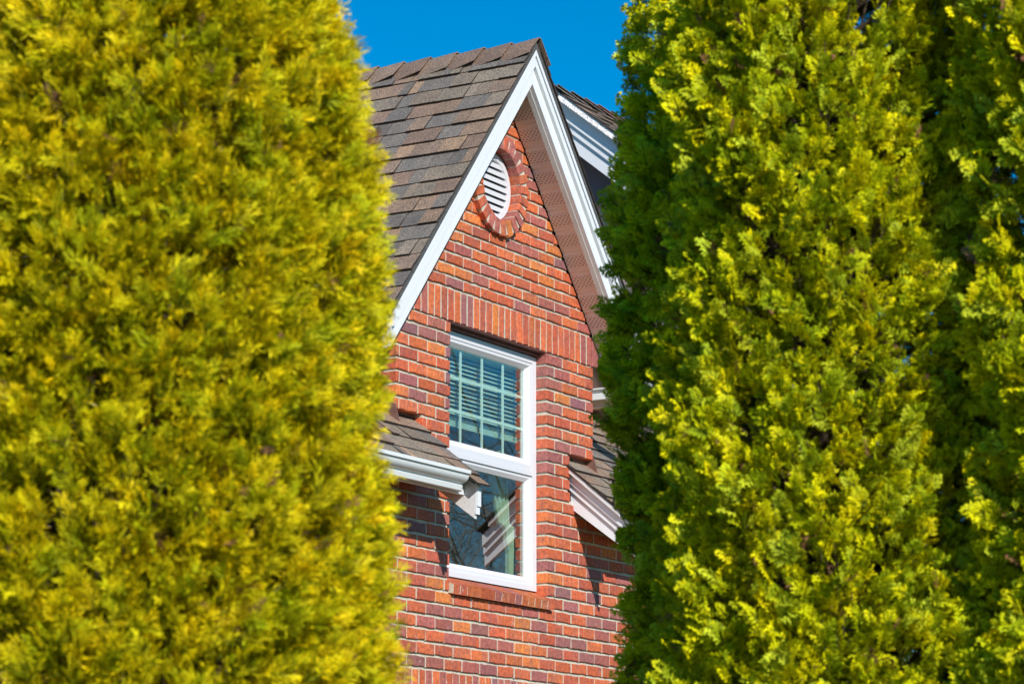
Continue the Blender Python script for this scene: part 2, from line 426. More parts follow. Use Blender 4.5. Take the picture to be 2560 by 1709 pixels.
# ---- shingles
SP = [(.205, .180, .140), (.240, .180, .135), (.225, .158, .120), (.155, .148, .135), (.30, .210, .140), (.215, .180, .138), (.135, .130, .122), (.245, .175, .125), (.225, .190, .150)]
EDGE = (.020, .018, .016)  # black cut asphalt, also painting in the shadow line under each tab
def shingles(b, org, da, ds, nrm, a0, a1, s1, expo=.143, seed=0, skip=None):
    rr = random.Random(seed); org, da, ds, nrm = map(np.array, (org, da, ds, nrm))
    ncr = int(s1 / expo)
    for j in range(ncr):
        s0 = j * expo; a = a0 + rr.uniform(-.0, .002); 
        while a < a1 - 1e-4:
            wd = rr.choice([.07, .10, .13, .16, .20, .24]); e_ = min(a + wd, a1)
            if a1 - e_ < .04: e_ = a1
            lam = rr.random() < .5
            th = (.0185 if lam else .0095) + rr.uniform(-.0008, .0008); lift = rr.uniform(0, .0015)
            c = rr.choice(SP); k_ = rr.uniform(.85, 1.15); c = tuple(v * k_ for v in c)
            sb_ = s0 - (.008 if lam else 0) + rr.uniform(-.002, .002); st2 = s0 + expo + .012
            if not (skip and skip((a + e_) / 2, s0)):
                g_ = .0010
                def P(x, s, z): return tuple(org + da * x + ds * s + nrm * z)
                vs = [P(a + g_, sb_, lift), P(e_ - g_, sb_ + rr.uniform(-.002, .002), lift), P(e_ - g_, sb_, th + lift), P(a + g_, sb_, th + lift), P(a + g_, st2, .0035 if lam else .0015), P(e_ - g_, st2, .0035 if lam else .0015), P(a + g_, st2, -.002), P(e_ - g_, st2, -.002)]
                b.add(vs[2:6], [(1, 0, 3, 2)], c)
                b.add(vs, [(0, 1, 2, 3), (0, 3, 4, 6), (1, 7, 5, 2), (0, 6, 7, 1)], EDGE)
            a = e_
def LD(u, n, h): return np.array([u, -n, h], dtype=float)
RO = .275                                    # roof edge over the bargeboards
HR = 5.155                                   # ridge
cs = 1 / math.hypot(1, S); sn = S * cs
SL = 1.60 / cs
EV = 1.60
# gable roof slopes
roof = MB()
EVB = 1.42                                   # behind the bargeboards the side eaves are shorter
for sg, sd in ((-1, 3), (1, 4)):
    shingles(roof, L(UC + sg * EVB, 0, HR - S * EVB + .006), LD(0, -1, 0), LD(-sg * cs, 0, sn), LD(sg * sn, 0, cs), -RO, 3.4, EVB / cs - .02, seed=sd)
    q0 = EVB + .286 * cs
    shingles(roof, L(UC + sg * q0, 0, HR - S * q0 + .006), LD(0, -1, 0), LD(-sg * cs, 0, sn), LD(sg * sn, 0, cs), -RO, -.165, .287, seed=sd + 40)
deck = MB()
for sg in (-1, 1):
    deck.prism([(UC, HR), (UC + sg * EVB, HR - S * EVB), (UC + sg * EVB, HR - S * EVB - .05), (UC, HR - .05)], RO - .012, -3.4, 'n')
    deck.prism([(UC + sg * EVB, HR - S * EVB), (UC + sg * EV, HR - S * EV), (UC + sg * EV, HR - S * EV - .05), (UC + sg * EVB, HR - S * EVB - .05)], RO - .012, .168, 'n')
gr = roof.build('gable_roof', SHINGLE, house)
deck.build('roof_deck', mat_plain('roof_edge_felt', (.10, .10, .10), .95, .4, 60, .01, 120), gr)
# ridge caps
rc = MB(); rr = random.Random(5)
n_ = RO + .015; i = 0
while n_ > -3.2:
    n2 = n_ - .2; c = rr.choice([SP[2], SP[1], SP[7], SP[0], SP[2]]); k_ = rr.uniform(.88, 1.12); c = tuple(v * k_ for v in c)
    w_ = .135; dz = [.030, .012]                    # front end lifted, back end low
    vs = []
    for (nn_, z) in ((n_, .028), (n2 - .03, .008)):
        for (x, fl) in ((-w_, rr.uniform(.030, .048)), (-.012, 0), (.012, 0), (w_, rr.uniform(.012, .022))):
            hh = HR + z - S * abs(x) * (1 if abs(x) > .02 else .4)
            vs += [L(UC + x, nn_, hh + fl * (1 if nn_ == n_ else .3)), L(UC + x, nn_, hh + fl * (1 if nn_ == n_ else .3) - .006)]
    fs = []
    for q in range(3):
        a_, b_ = q * 2, (q + 1) * 2
        fs += [(a_, b_, b_ + 8, a_ + 8), (a_ + 1, a_ + 9, b_ + 9, b_ + 1), (a_, a_ + 1, b_ + 1, b_), (a_ + 8, b_ + 8, b_ + 9, a_ + 9)]
    fs += [(0, 8, 9, 1), (6, 7, 15, 14)]
    rc.add(vs, fs, c); n_ = n2
rc.build('ridge_cap', SHINGLE, gr)
# lower roofs
SM = .829; cm = 1 / math.hypot(1, SM); sm_ = SM * cm
def lower_roof(name, u0, u1, seed, nose):
    b = MB()
    shingles(b, L(0, .372, 2.607 - SM * .372 + .012), LD(1, 0, 0), LD(0, -cm, sm_), LD(0, sm_, cm), u0, u1, 3.75 / cm, seed=seed)
    if nose is not None:                           # last tabs at the rake run on past the gutter
        a, c = nose
        shingles(b, L(0, .448, 2.607 - SM * .448 + .010), LD(1, 0, 0), LD(0, -cm, sm_), LD(0, sm_, cm), a, c, .15, seed=seed + 9)
    o = b.build(name, SHINGLE, house)
    d = MB(); d.prism([(.366, 2.607 - SM * .366), (-3.3, 2.607 + SM * 3.3), (-3.3, 2.607 + SM * 3.3 - .03), (.366, 2.607 - SM * .366 - .03)], u0 + .012, u1 - .012, 'u')
    d.build('roof_deck', ROUGHW, o)
    return o
lower_roof('lower_roof', U0 - .3, -1.440, 21, (-1.575, -1.440))
lower_roof('lower_roof', .262, U1 + .3, 22, (.262, .40))
b = MB(); b.prism([(-3.3, 2.607 + SM * 3.3), (-6.9, 2.607 - SM * .3), (-6.9, 2.55 - SM * .3), (-3.3, 2.55 + SM * 3.3)], U0 - .3, U1 + .3, 'u')
b.build('rear_roof', SHINGLE, house)

# ---- bargeboards (rake boards) of the gable
def vb(u): return 4.885 - S * abs(u - UC)
for sg in (-1, 1):
    ue = UC + sg * 1.571
    def strip(v0, v1, n0, n1, mb, top=None):
        mb.prism([(UC + sg * .0012, 4.885 + v0), (ue, 4.885 + v0 - S * 1.571), (ue, 4.885 + v1 - S * 1.571), (UC + sg * .0012, 4.885 + v1)], n0, n1, 'n')
    m1 = MB(); strip(0, .250, .206, .234, m1)
    bo = m1.build('bargeboard', WHITE, house)
    m2 = MB(); strip(.112, .170, .236, .256, m2); strip(.180, .252, .236, .262, m2); m2.build('trim_strip', WHITE, bo)
    m3 = MB(); m3.prism([(UC, 4.880), (ue, 4.880 - S * 1.571), (ue, 4.90 - S * 1.571), (UC, 4.90)], .170, .2045, 'n'); m3.build('backing_board', ROUGHW, bo)
# left eave gutter of the gable roof
for sg in (-1, 1):
    ue = UC + sg * 1.405; b = MB(); d = sg
    b.prism([(ue, 3.33), (ue + d * .02, 3.32), (ue + d * .07, 3.32), (ue + d * .10, 3.37), (ue + d * .10, 3.395), (ue + d * .085, 3.395), (ue + d * .06, 3.335), (ue, 3.34)], -3.0, .165, 'n')
    b.build('eave_gutter', GUTTER, house)
# ---- soffit of the gable overhang
b = MB()
def soff(sg):
    ln = 1.571 / cs; pos = 0
    def P(s, n, dz): return L(UC + sg * s * cs, n, 4.925 - s * sn + dz * cs)
    while pos < ln:
        prof = [(0, 0), (.012, .014), (.024, .014), (.036, 0), (.130, 0), (.137, .010), (.144, .010), (.15, 0)]
        for (x0, z0), (x1, z1) in zip(prof[:-1], prof[1:]):
            vs = [P(pos + x0, 0.004, z0), P(pos + x1, .004, z1), P(pos + x1, .205, z1), P(pos + x0, .205, z0)]
            uv = [(pos + x0, .0), (pos + x1, .0), (pos + x1, .205), (pos + x0, .205)]
            uv = [(a_ + 1e-4, c_ + 1e-4) for a_, c_ in uv]
            b.add(vs, [(0, 1, 2, 3)], (1, 1, 1), uv)
        pos += .15
soff(1); soff(-1)
b.build('soffit', SOFFIT, house, fix=False)
SOFM = mat_plain('soffit_metal', (.66, .47, .39), .5, .08)
for sg in (-1, 1):                                    # soffits under the side overhangs
    b = MB(); q = [(UC + sg * x_, 4.925 - S * x_) for x_ in (1.17, 1.40)]
    b.prism([q[0], q[1], (q[1][0], q[1][1] + .008), (q[0][0], q[0][1] + .008)], 0.0, -3.0, 'n')
    b.build('side_soffit', SOFM, house)

# ---- round louvred vent
vr = MB()
for i in range(64):
    t0, t1 = 2 * math.pi * i / 64, 2 * math.pi * (i + 1) / 64
    for (r0, r1, n1) in ((.178, .214, -.030), (.214, .2255, -.042)):
        q = lambda r, t_: (VC[0] + r * math.cos(t_), VC[1] + r * math.sin(t_))
        vr.prism([q(r0, t0), q(r1, t0), q(r1, t1), q(r0, t1)], -.09, n1, 'n')
ven = vr.build('round_vent', VINYL, house)
sl = MB()
for i in range(-4, 5):
    h = VC[1] + i * .0455 + .004; d = .190 ** 2 - (h - VC[1]) ** 2
    if d <= 0.0004: continue
    d = math.sqrt(d)
    sl.prism([(-.033, h - .017), (-.033, h + .012), (-.080, h + .034), (-.084, h + .029), (-.040, h + .006), (-.038, h - .015)], VC[0] - d, VC[0] + d, 'u')
sl.build('louvre', VINYL, ven)
b = MB(); b.prism([(VC[0] + .224 * math.cos(t_ * math.pi / 18), VC[1] + .224 * math.sin(t_ * math.pi / 18)) for t_ in range(36)], -.099, -.0915, 'n')
b.build('vent_backing', DARK, ven)

# ---- steel lintel
b = MB(); b.box(WL - .05, .045, -.094, -.006, WT - .004, WT + .0035); b.box(WL, 0, -.080, -.050, WT - .022, WT - .0042)
b.build('lintel', LINTEL, house)

# ---- window
win = MB(); fn = -.078
win.box(WL, WL + .045, -.135, fn, 1.802, 3.28); win.box(-.045, 0, -.135, fn, 1.802, 3.28)
win.box(WL + .045, -.045, -.135, fn, 3.238, 3.28); win.box(WL + .045, -.045, -.135, fn, 1.802, 1.835)
win.box(WL + .045, -.045, -.135, fn - .001, 2.522, 2.548)
wo_ = win.build('window', VINYL, house)
def sash(b, u0, u1, h0, h1, n1, wd, wb, ng):
    """picture-frame sash: flat face then a bevel down to the glass"""
    o = [(u0, h0), (u1, h0), (u1, h1), (u0, h1)]; i1 = [(u0 + wd * .45, h0 + wb * .5), (u1 - wd * .45, h0 + wb * .5), (u1 - wd * .45, h1 - wd * .35), (u0 + wd * .45, h1 - wd * .35)]
    i2 = [(u0 + wd, h0 + wb), (u1 - wd, h0 + wb), (u1 - wd, h1 - wd * .8), (u0 + wd, h1 - wd * .8)]
    vs = [L(p[0], -.14, p[1]) for p in o] + [L(p[0], n1, p[1]) for p in o] + [L(p[0], n1, p[1]) for p in i1] + [L(p[0], ng, p[1]) for p in i2] + [L(p[0], -.14, p[1]) for p in i2]
    fs = []
    for r_ in range(4):
        for q in range(4):
            a_, c_ = r_ * 4 + q, r_ * 4 + (q + 1) % 4; fs.append((a_, c_, c_ + 4, a_ + 4))
    b.add(vs, fs)
b = MB(); sash(b, WL + .046, -.046, 2.5495, 3.237, -.083, .052, .076, -.108); us = b.build('upper_sash', VINYL, wo_)
b = MB(); sash(b, WL + .046, -.046, 1.836, 2.5215, -.090, .052, .050, -.108); ls = b.build('lower_sash', VINYL, wo_)
b = MB(); b.add([L(WL + .09, -.1155, 2.60), L(-.09, -.1155, 2.60), L(-.09, -.1155, 3.21), L(WL + .09, -.1155, 3.21)], [(0, 1, 2, 3)]); b.build('upper_pane', GLASS, wo_, fix=False)
b = MB(); b.add([L(WL + .09, -.1155, 1.87), L(-.09, -.1155, 1.87), L(-.09, -.1155, 2.50), L(WL + .09, -.1155, 2.50)], [(0, 1, 2, 3)]); b.build('lower_pane', GLASS, wo_, fix=False)
b = MB()
for u in (-.831, -.581, -.332): b.box(u - .0085, u + .0085, -.130, -.122, 2.60, 3.22)
for h in (3.017, 2.814): b.box(WL + .08, -.08, -.1305, -.1215, h - .0085, h + .0085)
b.build('window_grille', MUNTIN, wo_)
b = MB(); b.box(WL + .04, -.04, -.1365, -.100, 3.2805, 3.2935); b.build('head_flashing', GUTTER, wo_)

# ---- lower eaves: soffit, fascia, gutter, rake boards
for (name, u0, u1, ge0, ge1) in (('left', U0 - .3, -1.50, U0 - .3, -1.592), ('right', .36, U1 + .3, .50, U1 + .3)):
    z_ = 0 if name == 'left' else .06
    b = MB(); b.box(u0, u1, 0.004, .325, 2.286 + z_, 2.294 + z_)
    b.build('eave_soffit', SOFM, house)
    b = MB(); b.box(u0, u1, .300, .320, 2.20, 2.33); b.build('fascia_board', WHITE, house)
    # K-style gutter: lip, ogee front, ledge, bottom, open top
    out = [(.322, 2.326), (.322, 2.210), (.350, 2.207), (.358, 2.212), (.365, 2.238), (.360, 2.246), (.365, 2.250)] + [(.366 + .044 * (t_ / 8) ** .6 + .006 * math.sin(t_ / 8 * math.pi), 2.251 + .049 * (t_ / 8) ** 1.15) for t_ in range(1, 9)] + [(.422, 2.302), (.423, 2.322), (.414, 2.323)]
    inn = [(.400, 2.306), (.392, 2.290), (.380, 2.270), (.352, 2.256), (.345, 2.216), (.328, 2.216), (.328, 2.326)]
    b = MB(); k = len(out) + len(inn); poly = out + inn
    b.prism(poly, ge0, ge1, 'u')
    gu = b.build('gutter', GUTTER, house, smooth=False)
    b = MB(); b.prism(out, ge1 - .003 if name == 'left' else ge0, ge1 if name == 'left' else ge0 + .003, 'u'); b.build('end_cap', GUTTER, gu)
def rake(u_face, sg, parent, hr, n_top, n_tip, slope, dep, bot_slope=None, scale=1, back=.0, nose=0):
    """layered rake boards; u_face = outermost plane of the lowest board, sg = outward direction in u"""
    bs = bot_slope or slope
    def line(v, n, sl=slope): return hr - sl * n - v
    def board(v0, v1, t0, t1, mb, s0=slope, s1=slope):
        mb.prism([(n_top, line(v0, n_top, s0)), (n_tip, line(v0, n_tip, s0)), (n_tip, line(v1, n_tip, s1)), (n_top, line(v1, n_top, s1))], u_face + sg * t0, u_face + sg * t1, 'u')
    m_ = MB(); board(.030 * scale, dep, -.022, 0, m_, slope, bs); ro = m_.build('rake_board', ROUGHW if sg > 0 else WHITE, parent)
    m_ = MB(); board(.028 * scale, .150 * scale, .001, .016, m_); board(.026 * scale, .098 * scale, .0165, .031, m_); m_.build('trim_strip', WHITE, ro)
    return ro
rl = rake(-1.478, 1, house, 2.607, -.02, .388, SM, .262, .735)
rake(.335, -1, house, 2.607, -.02, .430, SM, .262, .735)
b = MB(); b.box(-1.500, -1.4615, .389, .400, 2.085, 2.262); b.box(-1.4985, -1.4605, .4005, .408, 2.13, 2.255); b.build('return_trim', WHITE, rl)
# flashing pockets where the gable stands on the lower roof
pk = [(.004, 2.603), (-.06, 2.665), (-.06, 2.705), (-.065, 2.705), (-.065, 2.66), (-.0, 2.598)]
for (a_, c_, w0, w1) in ((-1.735, -1.452, -1.742, -1.734), (.294, .60, .597, .605)):
    b = MB(); b.prism(pk, a_, c_, 'u'); fl = b.build('flashing', FLASH, house)
    b = MB(); b.box(a_, c_, -.086, -.081, 2.60, 2.7095); b.build('flashing_back', FLASH, fl)
    b = MB(); b.prism([(.035, 2.595), (-1.2, 2.607 + 1.2 * SM), (-1.2, 2.607 + 1.2 * SM + .10), (.0, 2.72)], w0, w1, 'u'); b.build('step_flashing', FLASH, fl)
    b = MB(); b.box(a_ , c_, -.5, -.10, 2.50, 2.72); b.build('dormer_footing', STUCCO, house)

# ---- side wing seen past the gable
wg = MB(); wu = 1.9; WRN, WRH = -.905, 5.61
sl2 = .815
pf = [(-2.75, 2.3), (-.10, 2.3), (-.10, WRH - sl2 * .805 - .20), (WRN, WRH - .20), (-1.75, WRH - sl2 * .845 - .20), (-2.75, WRH - sl2 * 1.8 - .2)]
wg.prism(pf, wu, U1, 'u')
wing = wg.build('side_wing', STUCCO, house)
b = MB(); c2 = 1 / math.hypot(1, sl2); s2 = sl2 * c2; uo = 1.555
shingles(b, L(0, .10, WRH - sl2 * 1.005), LD(1, 0, 0), LD(0, -c2, s2), LD(0, s2, c2), uo, U1 + .2, 1.005 / c2 + .03, expo=.143, seed=31)
wr = b.build('wing_roof', SHINGLE, wing)
b = MB(); b.prism([(.10, WRH - sl2 * 1.005 - .002), (WRN, WRH - .004), (-3.0, WRH - sl2 * 2.095), (-3.0, WRH - sl2 * 2.095 - .05), (WRN, WRH - .06), (.10, WRH - sl2 * 1.005 - .05)], uo + .01, U1 + .2, 'u')
b.build('roof_deck', SHINGLE, wr)
b = MB(); uu = uo - .015; rr = random.Random(8)
while uu < U1:
    c = tuple(v * rr.uniform(.8, 1.1) for v in rr.choice(SP)); z = .03
    vs = []
    for (x, zz) in ((uu, .036), (uu + .23, .012)):
        for (n, f_) in ((-.15, rr.uniform(.0, .012)), (0, 0), (.15, rr.uniform(.0, .012))):
            hh = WRH + zz - sl2 * abs(n) + f_; vs += [L(x, WRN + n, hh), L(x, WRN + n, hh - .007)]
    fs = []
    for q in range(2):
        a_, b_ = q * 2, q * 2 + 2; fs += [(a_, b_, b_ + 6, a_ + 6), (a_ + 1, a_ + 7, b_ + 7, b_ + 1), (a_, a_ + 1, b_ + 1, b_), (a_ + 6, b_ + 6, b_ + 7, a_ + 7)]
    fs += [(0, 6, 7, 1), (4, 5, 11, 10)]; b.add(vs, fs, c); uu += .2
b.build('ridge_cap', SHINGLE, wr)
def wrk(v0, v1, u0, u1, m_):
    hb_ = WRH - .03
    for d in (1, -1):
        e_ = .10 - WRN if d > 0 else 1.0
        m_.prism([(WRN, hb_ - v0), (WRN + d * e_, hb_ - v0 - sl2 * e_), (WRN + d * e_, hb_ - v1 - sl2 * e_), (WRN, hb_ - v1)], u0, u1, 'u')
m_ = MB(); wrk(.02, .335, uo + .092, uo + .114, m_); wb = m_.build('rake_board', WHITE, wing)
m_ = MB(); wrk(.018, .215, uo + .076, uo + .091, m_); wrk(.016, .150, uo + .060, uo + .075, m_); m_.build('trim_strip', WHITE, wb)
m_ = MB(); wrk(.300, .312, uo + .1145, wu + .02, m_); m_.build('wing_soffit', mat_plain('taupe_soffit', (.30, .24, .25), .7, .1), wing)
m_ = MB(); m_.box(wu - .035, wu - .001, -1.75, -.10, 4.665, 4.735); m_.box(wu - .06, wu - .001, -1.75, -.09, 4.735, 4.745)
m_.box(wu - .03, wu - .001, -1.2, -.10, 4.585, 4.655); m_.build('belt_trim', BEIGE, wing)
m_ = MB(); m_.box(wu - .16, wu - .001, -1.3, -.05, 3.395, 3.440); m_.box(wu - .135, wu - .001, -1.3, -.05, 3.365, 3.3945); m_.box(wu - .15, wu - .001, -1.3, -.05, 3.325, 3.3645)
cg = m_.build('belt_gutter', GUTTER, wing)
m_ = MB(); m_.box(wu - .10, wu - .002, -1.3, -.06, 3.275, 3.3245); m_.build('belt_soffit', BEIGE, cg)
m_ = MB(); m_.prism([(-.10, 2.70), (-2.6, 2.70 + SM * 2.5), (-2.6, 2.78 + SM * 2.5), (-.10, 2.78)], wu - .006, wu - .0005, 'u'); m_.build('flashing', FLASH, wing)

# ---------------------------------------------------------------- blind and curtain behind the glass
def in_house(o):
    o.location = (P0[0], P0[1], 0); o.rotation_euler = (0, 0, HOUSE_ROT); return o
bl = in_house(empty('window_blind'))
tag(bl, 'pale green slatted blind half lowered behind the upper panes of the tall window', 'blind')
b = MB(); rr = random.Random(4)
h = 3.185; i = 0
while h > 2.80:
    tl = .016 + rr.uniform(-.001, .001)
    b.prism([(-.200, h + .0095), (-.1995, h + .0075), (-.176, h - .0085), (-.1765, h - .0065)], WL + .06, -.068, 'u'); h -= .0262
b.build('slat', GREEN_BLIND, bl)
b = MB(); 
for i in range(6): b.box(WL + .06, -.07, -.20 + rr.uniform(-.004, .004), -.174, 2.735 + i * .0095, 2.741 + i * .0095)
b.build('bottom_rail', GREEN_BLIND, bl)
CORD = mat_plain('dark_cord', (.05, .06, .06), .8, .1)
for u in (-1.0, -.79, -.54, -.29, -.12):
    b = MB(); b.box(u - .001, u + .001, -.1735, -.1725, 2.74, 3.21); b.box(u + .006, u + .011, -.1735, -.1725, 2.74, 3.21); b.build('cord', CORD, bl)
b = MB(); b.box(WL + .05, -.06, -.215, -.165, 3.195, 3.225); b.build('head_rail', GREEN_BLIND, bl)
# curtain
b = MB(); NU, NV = 90, 40
for iv in range(NV + 1):
    t_ = iv / NV; h = 2.665 - t_ * (2.665 - 1.84)
    tie = 2.165
    if h > tie:
        k = (h - tie) / (2.665 - tie); le = -.150 - .19 * k ** 1.1; re = -.035 - .03 * k
    else:
        k = (tie - h) / (tie - 1.84); le = -.150 + .05 * min(1, k * 3); re = -.035 - .02 * k
    if abs(h - tie) < .03: le += .02
    for iu in range(NU + 1):
        s_ = iu / NU; u = le + (re - le) * s_
        fold = math.sin(s_ * 46 + 1.3 * math.sin(s_ * 9)) * .016 + math.sin(s_ * 21 + 2) * .008
        top = .016 * math.sin(s_ * 23) if iv == 0 else 0
        b.v.append(L(u, -.26 + fold + (.03 if h < tie + .05 else 0), h + top)); b.c.append((1, 1, 1)); b.uv.append((0, 0))
for iv in range(NV):
    for iu in range(NU):
        a_ = iv * (NU + 1) + iu; b.f.append((a_, a_ + 1, a_ + NU + 2, a_ + NU + 1))
cu = in_house(b.build('curtain', CURTAIN, None, smooth=True, fix=False))
tag(cu, 'pale green curtain gathered to one side behind the lower pane of the tall window', 'curtain')

# ---------------------------------------------------------------- foliage trees
def frond(seed):
    r = np.random.default_rng(seed); Q = []
    def blade(p, d, l, wd, z0, z1, tip):
        d = d / np.linalg.norm(d); s_ = np.array([-d[1], d[0]])
        m_ = p + d * l * .55; e_ = p + d * l; j = r.normal(0, .012, 2)
        Q.append(([*p, z0], [*(m_ + s_ * wd), (z0 + z1) / 2 + j[0]], [*e_, z1], [*(m_ - s_ * wd), (z0 + z1) / 2 + j[1]], tip))
    zf = lambda y: -.22 * y * y
    n_ = 7
    for i in range(n_):
        t_ = .06 + .86 * i / (n_ - 1); y = t_; ln = (.52 * (1 - t_) + .16) * r.uniform(.8, 1.15); sg = 1 if i % 2 else -1
        ang = sg * r.uniform(.62, .85); d = np.array([math.sin(ang), math.cos(ang)]); p = np.array([0, y])
        z0 = zf(y); zt = z0 - r.uniform(.02, .14)
        blade(p, d, ln, .040, z0, zt, .5 + .3 * t_)
        ns = 2 if ln > .3 else 1
        for k in range(ns):
            f_ = .30 + .5 * k / ns; 
            for s2_ in (-1, 1):
                a2 = ang + s2_ * r.uniform(.45, .7); d2 = np.array([math.sin(a2), math.cos(a2)])
                blade(p + d * ln * f_, d2, ln * .42 * r.uniform(.8, 1.2) + .07, .042, z0 + (zt - z0) * f_, zt - r.uniform(0, .06), .75 + .25 * r.random())
    for i in range(3): blade(np.array([0, i * .33]), np.array([r.normal(0, .03), 1.]), .40, .035, zf(i * .33), zf(i * .33 + .36), .35 + .2 * i)
    for a_ in (-.3, .3): blade(np.array([0, .90]), np.array([math.sin(a_), math.cos(a_)]), .22, .036, zf(.92), zf(1.12), 1)
    V = np.array([[q[0], q[1], q[2], q[3]] for q in Q]); T = np.array([q[4] for q in Q])
    return V, T           # (nq,4,3), (nq,)
FR = [frond(s) for s in range(7)]
def feather(seed):
    """finer, plume-like spray of the golden cedar: long narrow shoots leaving a main stem"""
    r = np.random.default_rng(seed); Q = []
    def blade(p, a_, l, wd, z0, z1, tip):
        d = np.array([math.sin(a_), math.cos(a_)]); s_ = np.array([-d[1], d[0]]); m_ = p + d * l * .5; e_ = p + d * l; j = r.normal(0, .02, 2)
        Q.append(([*p, z0], [*(m_ + s_ * wd), (z0 + z1) / 2 + j[0]], [*e_, z1], [*(m_ - s_ * wd), (z0 + z1) / 2 + j[1]], tip))
    zf = lambda y: -.25 * y * y
    for i in range(13):
        t_ = .05 + .9 * i / 12; sg = 1 if i % 2 else -1; a_ = sg * r.uniform(.35, .7); ln = (.42 * (1 - t_) + .22) * r.uniform(.75, 1.25)
        blade(np.array([0, t_]), a_, ln, .024, zf(t_), zf(t_) - r.uniform(-.03, .14), .45 + .5 * t_)
        if i < 10:
            p = np.array([math.sin(a_), math.cos(a_)]) * ln * .4 + np.array([0, t_]); blade(p, a_ + r.choice([-1, 1]) * r.uniform(.35, .6), ln * .6, .020, zf(t_) - .03, zf(t_) - r.uniform(0, .16), .85)
    for i in range(3): blade(np.array([0, i * .35]), r.normal(0, .04), .42, .024, zf(i * .35), zf(i * .35 + .4), .4 + .2 * i)
    V = np.array([[q[0], q[1], q[2], q[3]] for q in Q]); return V, np.array([q[4] for q in Q])
FEATHER = [feather(s + 50) for s in range(7)]
def conifer(cx, cy, height, rprof, npl, nfr, flen, pal, seed, front_boost, zden, fold=.11, old_shade=(.1, .1, .1), plen=.13, FR=FR):
    old_shade = np.array([old_shade])
    r = np.random.default_rng(seed); VV = []; CC = []
    ph = r.uniform(0, 6.28, 12)
    def bumpf(th, z):
        return 1 + fold * (.5 * np.sin(3 * th + 2.3 * z + ph[0]) * np.sin(4.1 * z + ph[1]) + .45 * np.sin(7 * th + 5 * z + ph[2]) * np.sin(8.3 * z + ph[3] - 2 * th) + .35 * np.sin(13 * th - 7 * z + ph[4]) * np.sin(15 * z + ph[5]))
    to_cam = math.atan2(-cy, -cx)
    pal = np.array(pal); made = 0; plumes = []
    while made < npl:
        z = r.uniform(.12, height - .05); th = r.uniform(0, 6.2832)
        dz = zden(z)
        if r.random() > dz: continue
        facing = math.cos(th - to_cam)
        if facing < -.25 and r.random() > front_boost: continue
        plumes.append((z, th)); made += 1
    P_ = len(plumes); zz = np.array([p[0] for p in plumes]); tt_ = np.array([p[1] for p in plumes])
    rad = np.array([rprof(z) for z in zz]) * bumpf(tt_, zz)
    depth = np.where(r.random(P_) < .55, 0, r.uniform(.03, .20, P_))
    phi = np.where(r.random(P_) < .7, r.uniform(.5, 1.2, P_), r.uniform(-.3, .6, P_)); Lp = plen * r.uniform(.7, 1.4, P_)
    out = np.stack([np.cos(tt_), np.sin(tt_), 0 * tt_], 1); tan = np.stack([-np.sin(tt_), np.cos(tt_), 0 * tt_], 1); upv = np.tile([[0, 0, 1.]], (P_, 1))
    nrmz = lambda a: a / np.linalg.norm(a, axis=1, keepdims=True)
    ax = nrmz(out * np.cos(phi)[:, None] + upv * np.sin(phi)[:, None] + tan * r.normal(0, .32, (P_, 1)))
    tipp = np.array([[cx, cy, 0]]) + upv * zz[:, None] + out * (rad - depth + r.normal(0, .014, P_))[:, None]
    root_ = tipp - ax * Lp[:, None]
    pc = pal[r.integers(len(pal), size=P_)] * r.uniform(.88, 1.12, (P_, 1))
    pn = nrmz(np.cross(ax, upv * r.normal(1, .2, (P_, 1)) + tan * r.normal(0, .9, (P_, 1)))); sd_ = np.cross(pn, ax)
    ix = np.repeat(np.arange(P_), nfr); F = len(ix)
    t_ = r.uniform(.05, 1, F) ** .8; s_ = r.choice([-1, 1], F) * r.uniform(.1, 1.0, F) * (1.2 - t_ * .75)
    d = nrmz(ax[ix] + sd_[ix] * s_[:, None] + pn[ix] * r.normal(0, .35, (F, 1)) + out[ix] * .15 - upv[ix] * r.uniform(-.1, .35, (F, 1)))
    nn_ = pn[ix] + r.normal(0, .45, (F, 3)); x_ = nrmz(np.cross(d, nn_)); nn_ = np.cross(x_, d)
    fl = r.choice([-1, 1], F)[:, None]; nn_ = nn_ * fl; x_ = x_ * fl
    sc_ = flen * r.uniform(.6, 1.35, F)
    base = root_[ix] + ax[ix] * (Lp[ix] * t_ * .9)[:, None]
    mix_ = r.random((F, 1)) < .35
    fcol = np.where(mix_, pal[r.integers(len(pal), size=F)], pc[ix]) * r.uniform(.8, 1.2, (F, 1))
    dead = r.random(F) < .012; var = r.integers(len(FR), size=F)
    for vi in range(len(FR)):
        sel = np.where(var == vi)[0]
        if not len(sel): continue
        V, T = FR[vi]
        W_ = base[sel][:, None, None, :] + sc_[sel][:, None, None, None] * (V[None, ..., 0:1] * x_[sel][:, None, None, :] + V[None, ..., 1:2] * d[sel][:, None, None, :] + V[None, ..., 2:3] * nn_[sel][:, None, None, :])
        VV.append(W_.reshape(-1, 3).astype(np.float32))
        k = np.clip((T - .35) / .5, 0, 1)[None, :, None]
        cl = (old_shade[None] * (1 - k) + fcol[sel][:, None, :] * k) * (.8 + .3 * T)[None, :, None]  # older growth at spray base, darkened further to paint shade between sprays
        cl[dead[sel]] = (.34, .16, .09)
        CC.append(np.repeat(cl.reshape(-1, 3), 4, axis=0).astype(np.float32))
    V = np.concatenate(VV); Cc = np.concatenate(CC)
    V -= np.array([cx, cy, 0], dtype=np.float32)
    nq = len(V) // 4
    me = bpy.data.meshes.new('crown'); me.vertices.add(len(V)); me.vertices.foreach_set('co', V.ravel())
    me.loops.add(nq * 4); me.loops.foreach_set('vertex_index', np.arange(nq * 4, dtype=np.int32))
    me.polygons.add(nq); me.polygons.foreach_set('loop_start', np.arange(0, nq * 4, 4, dtype=np.int32))
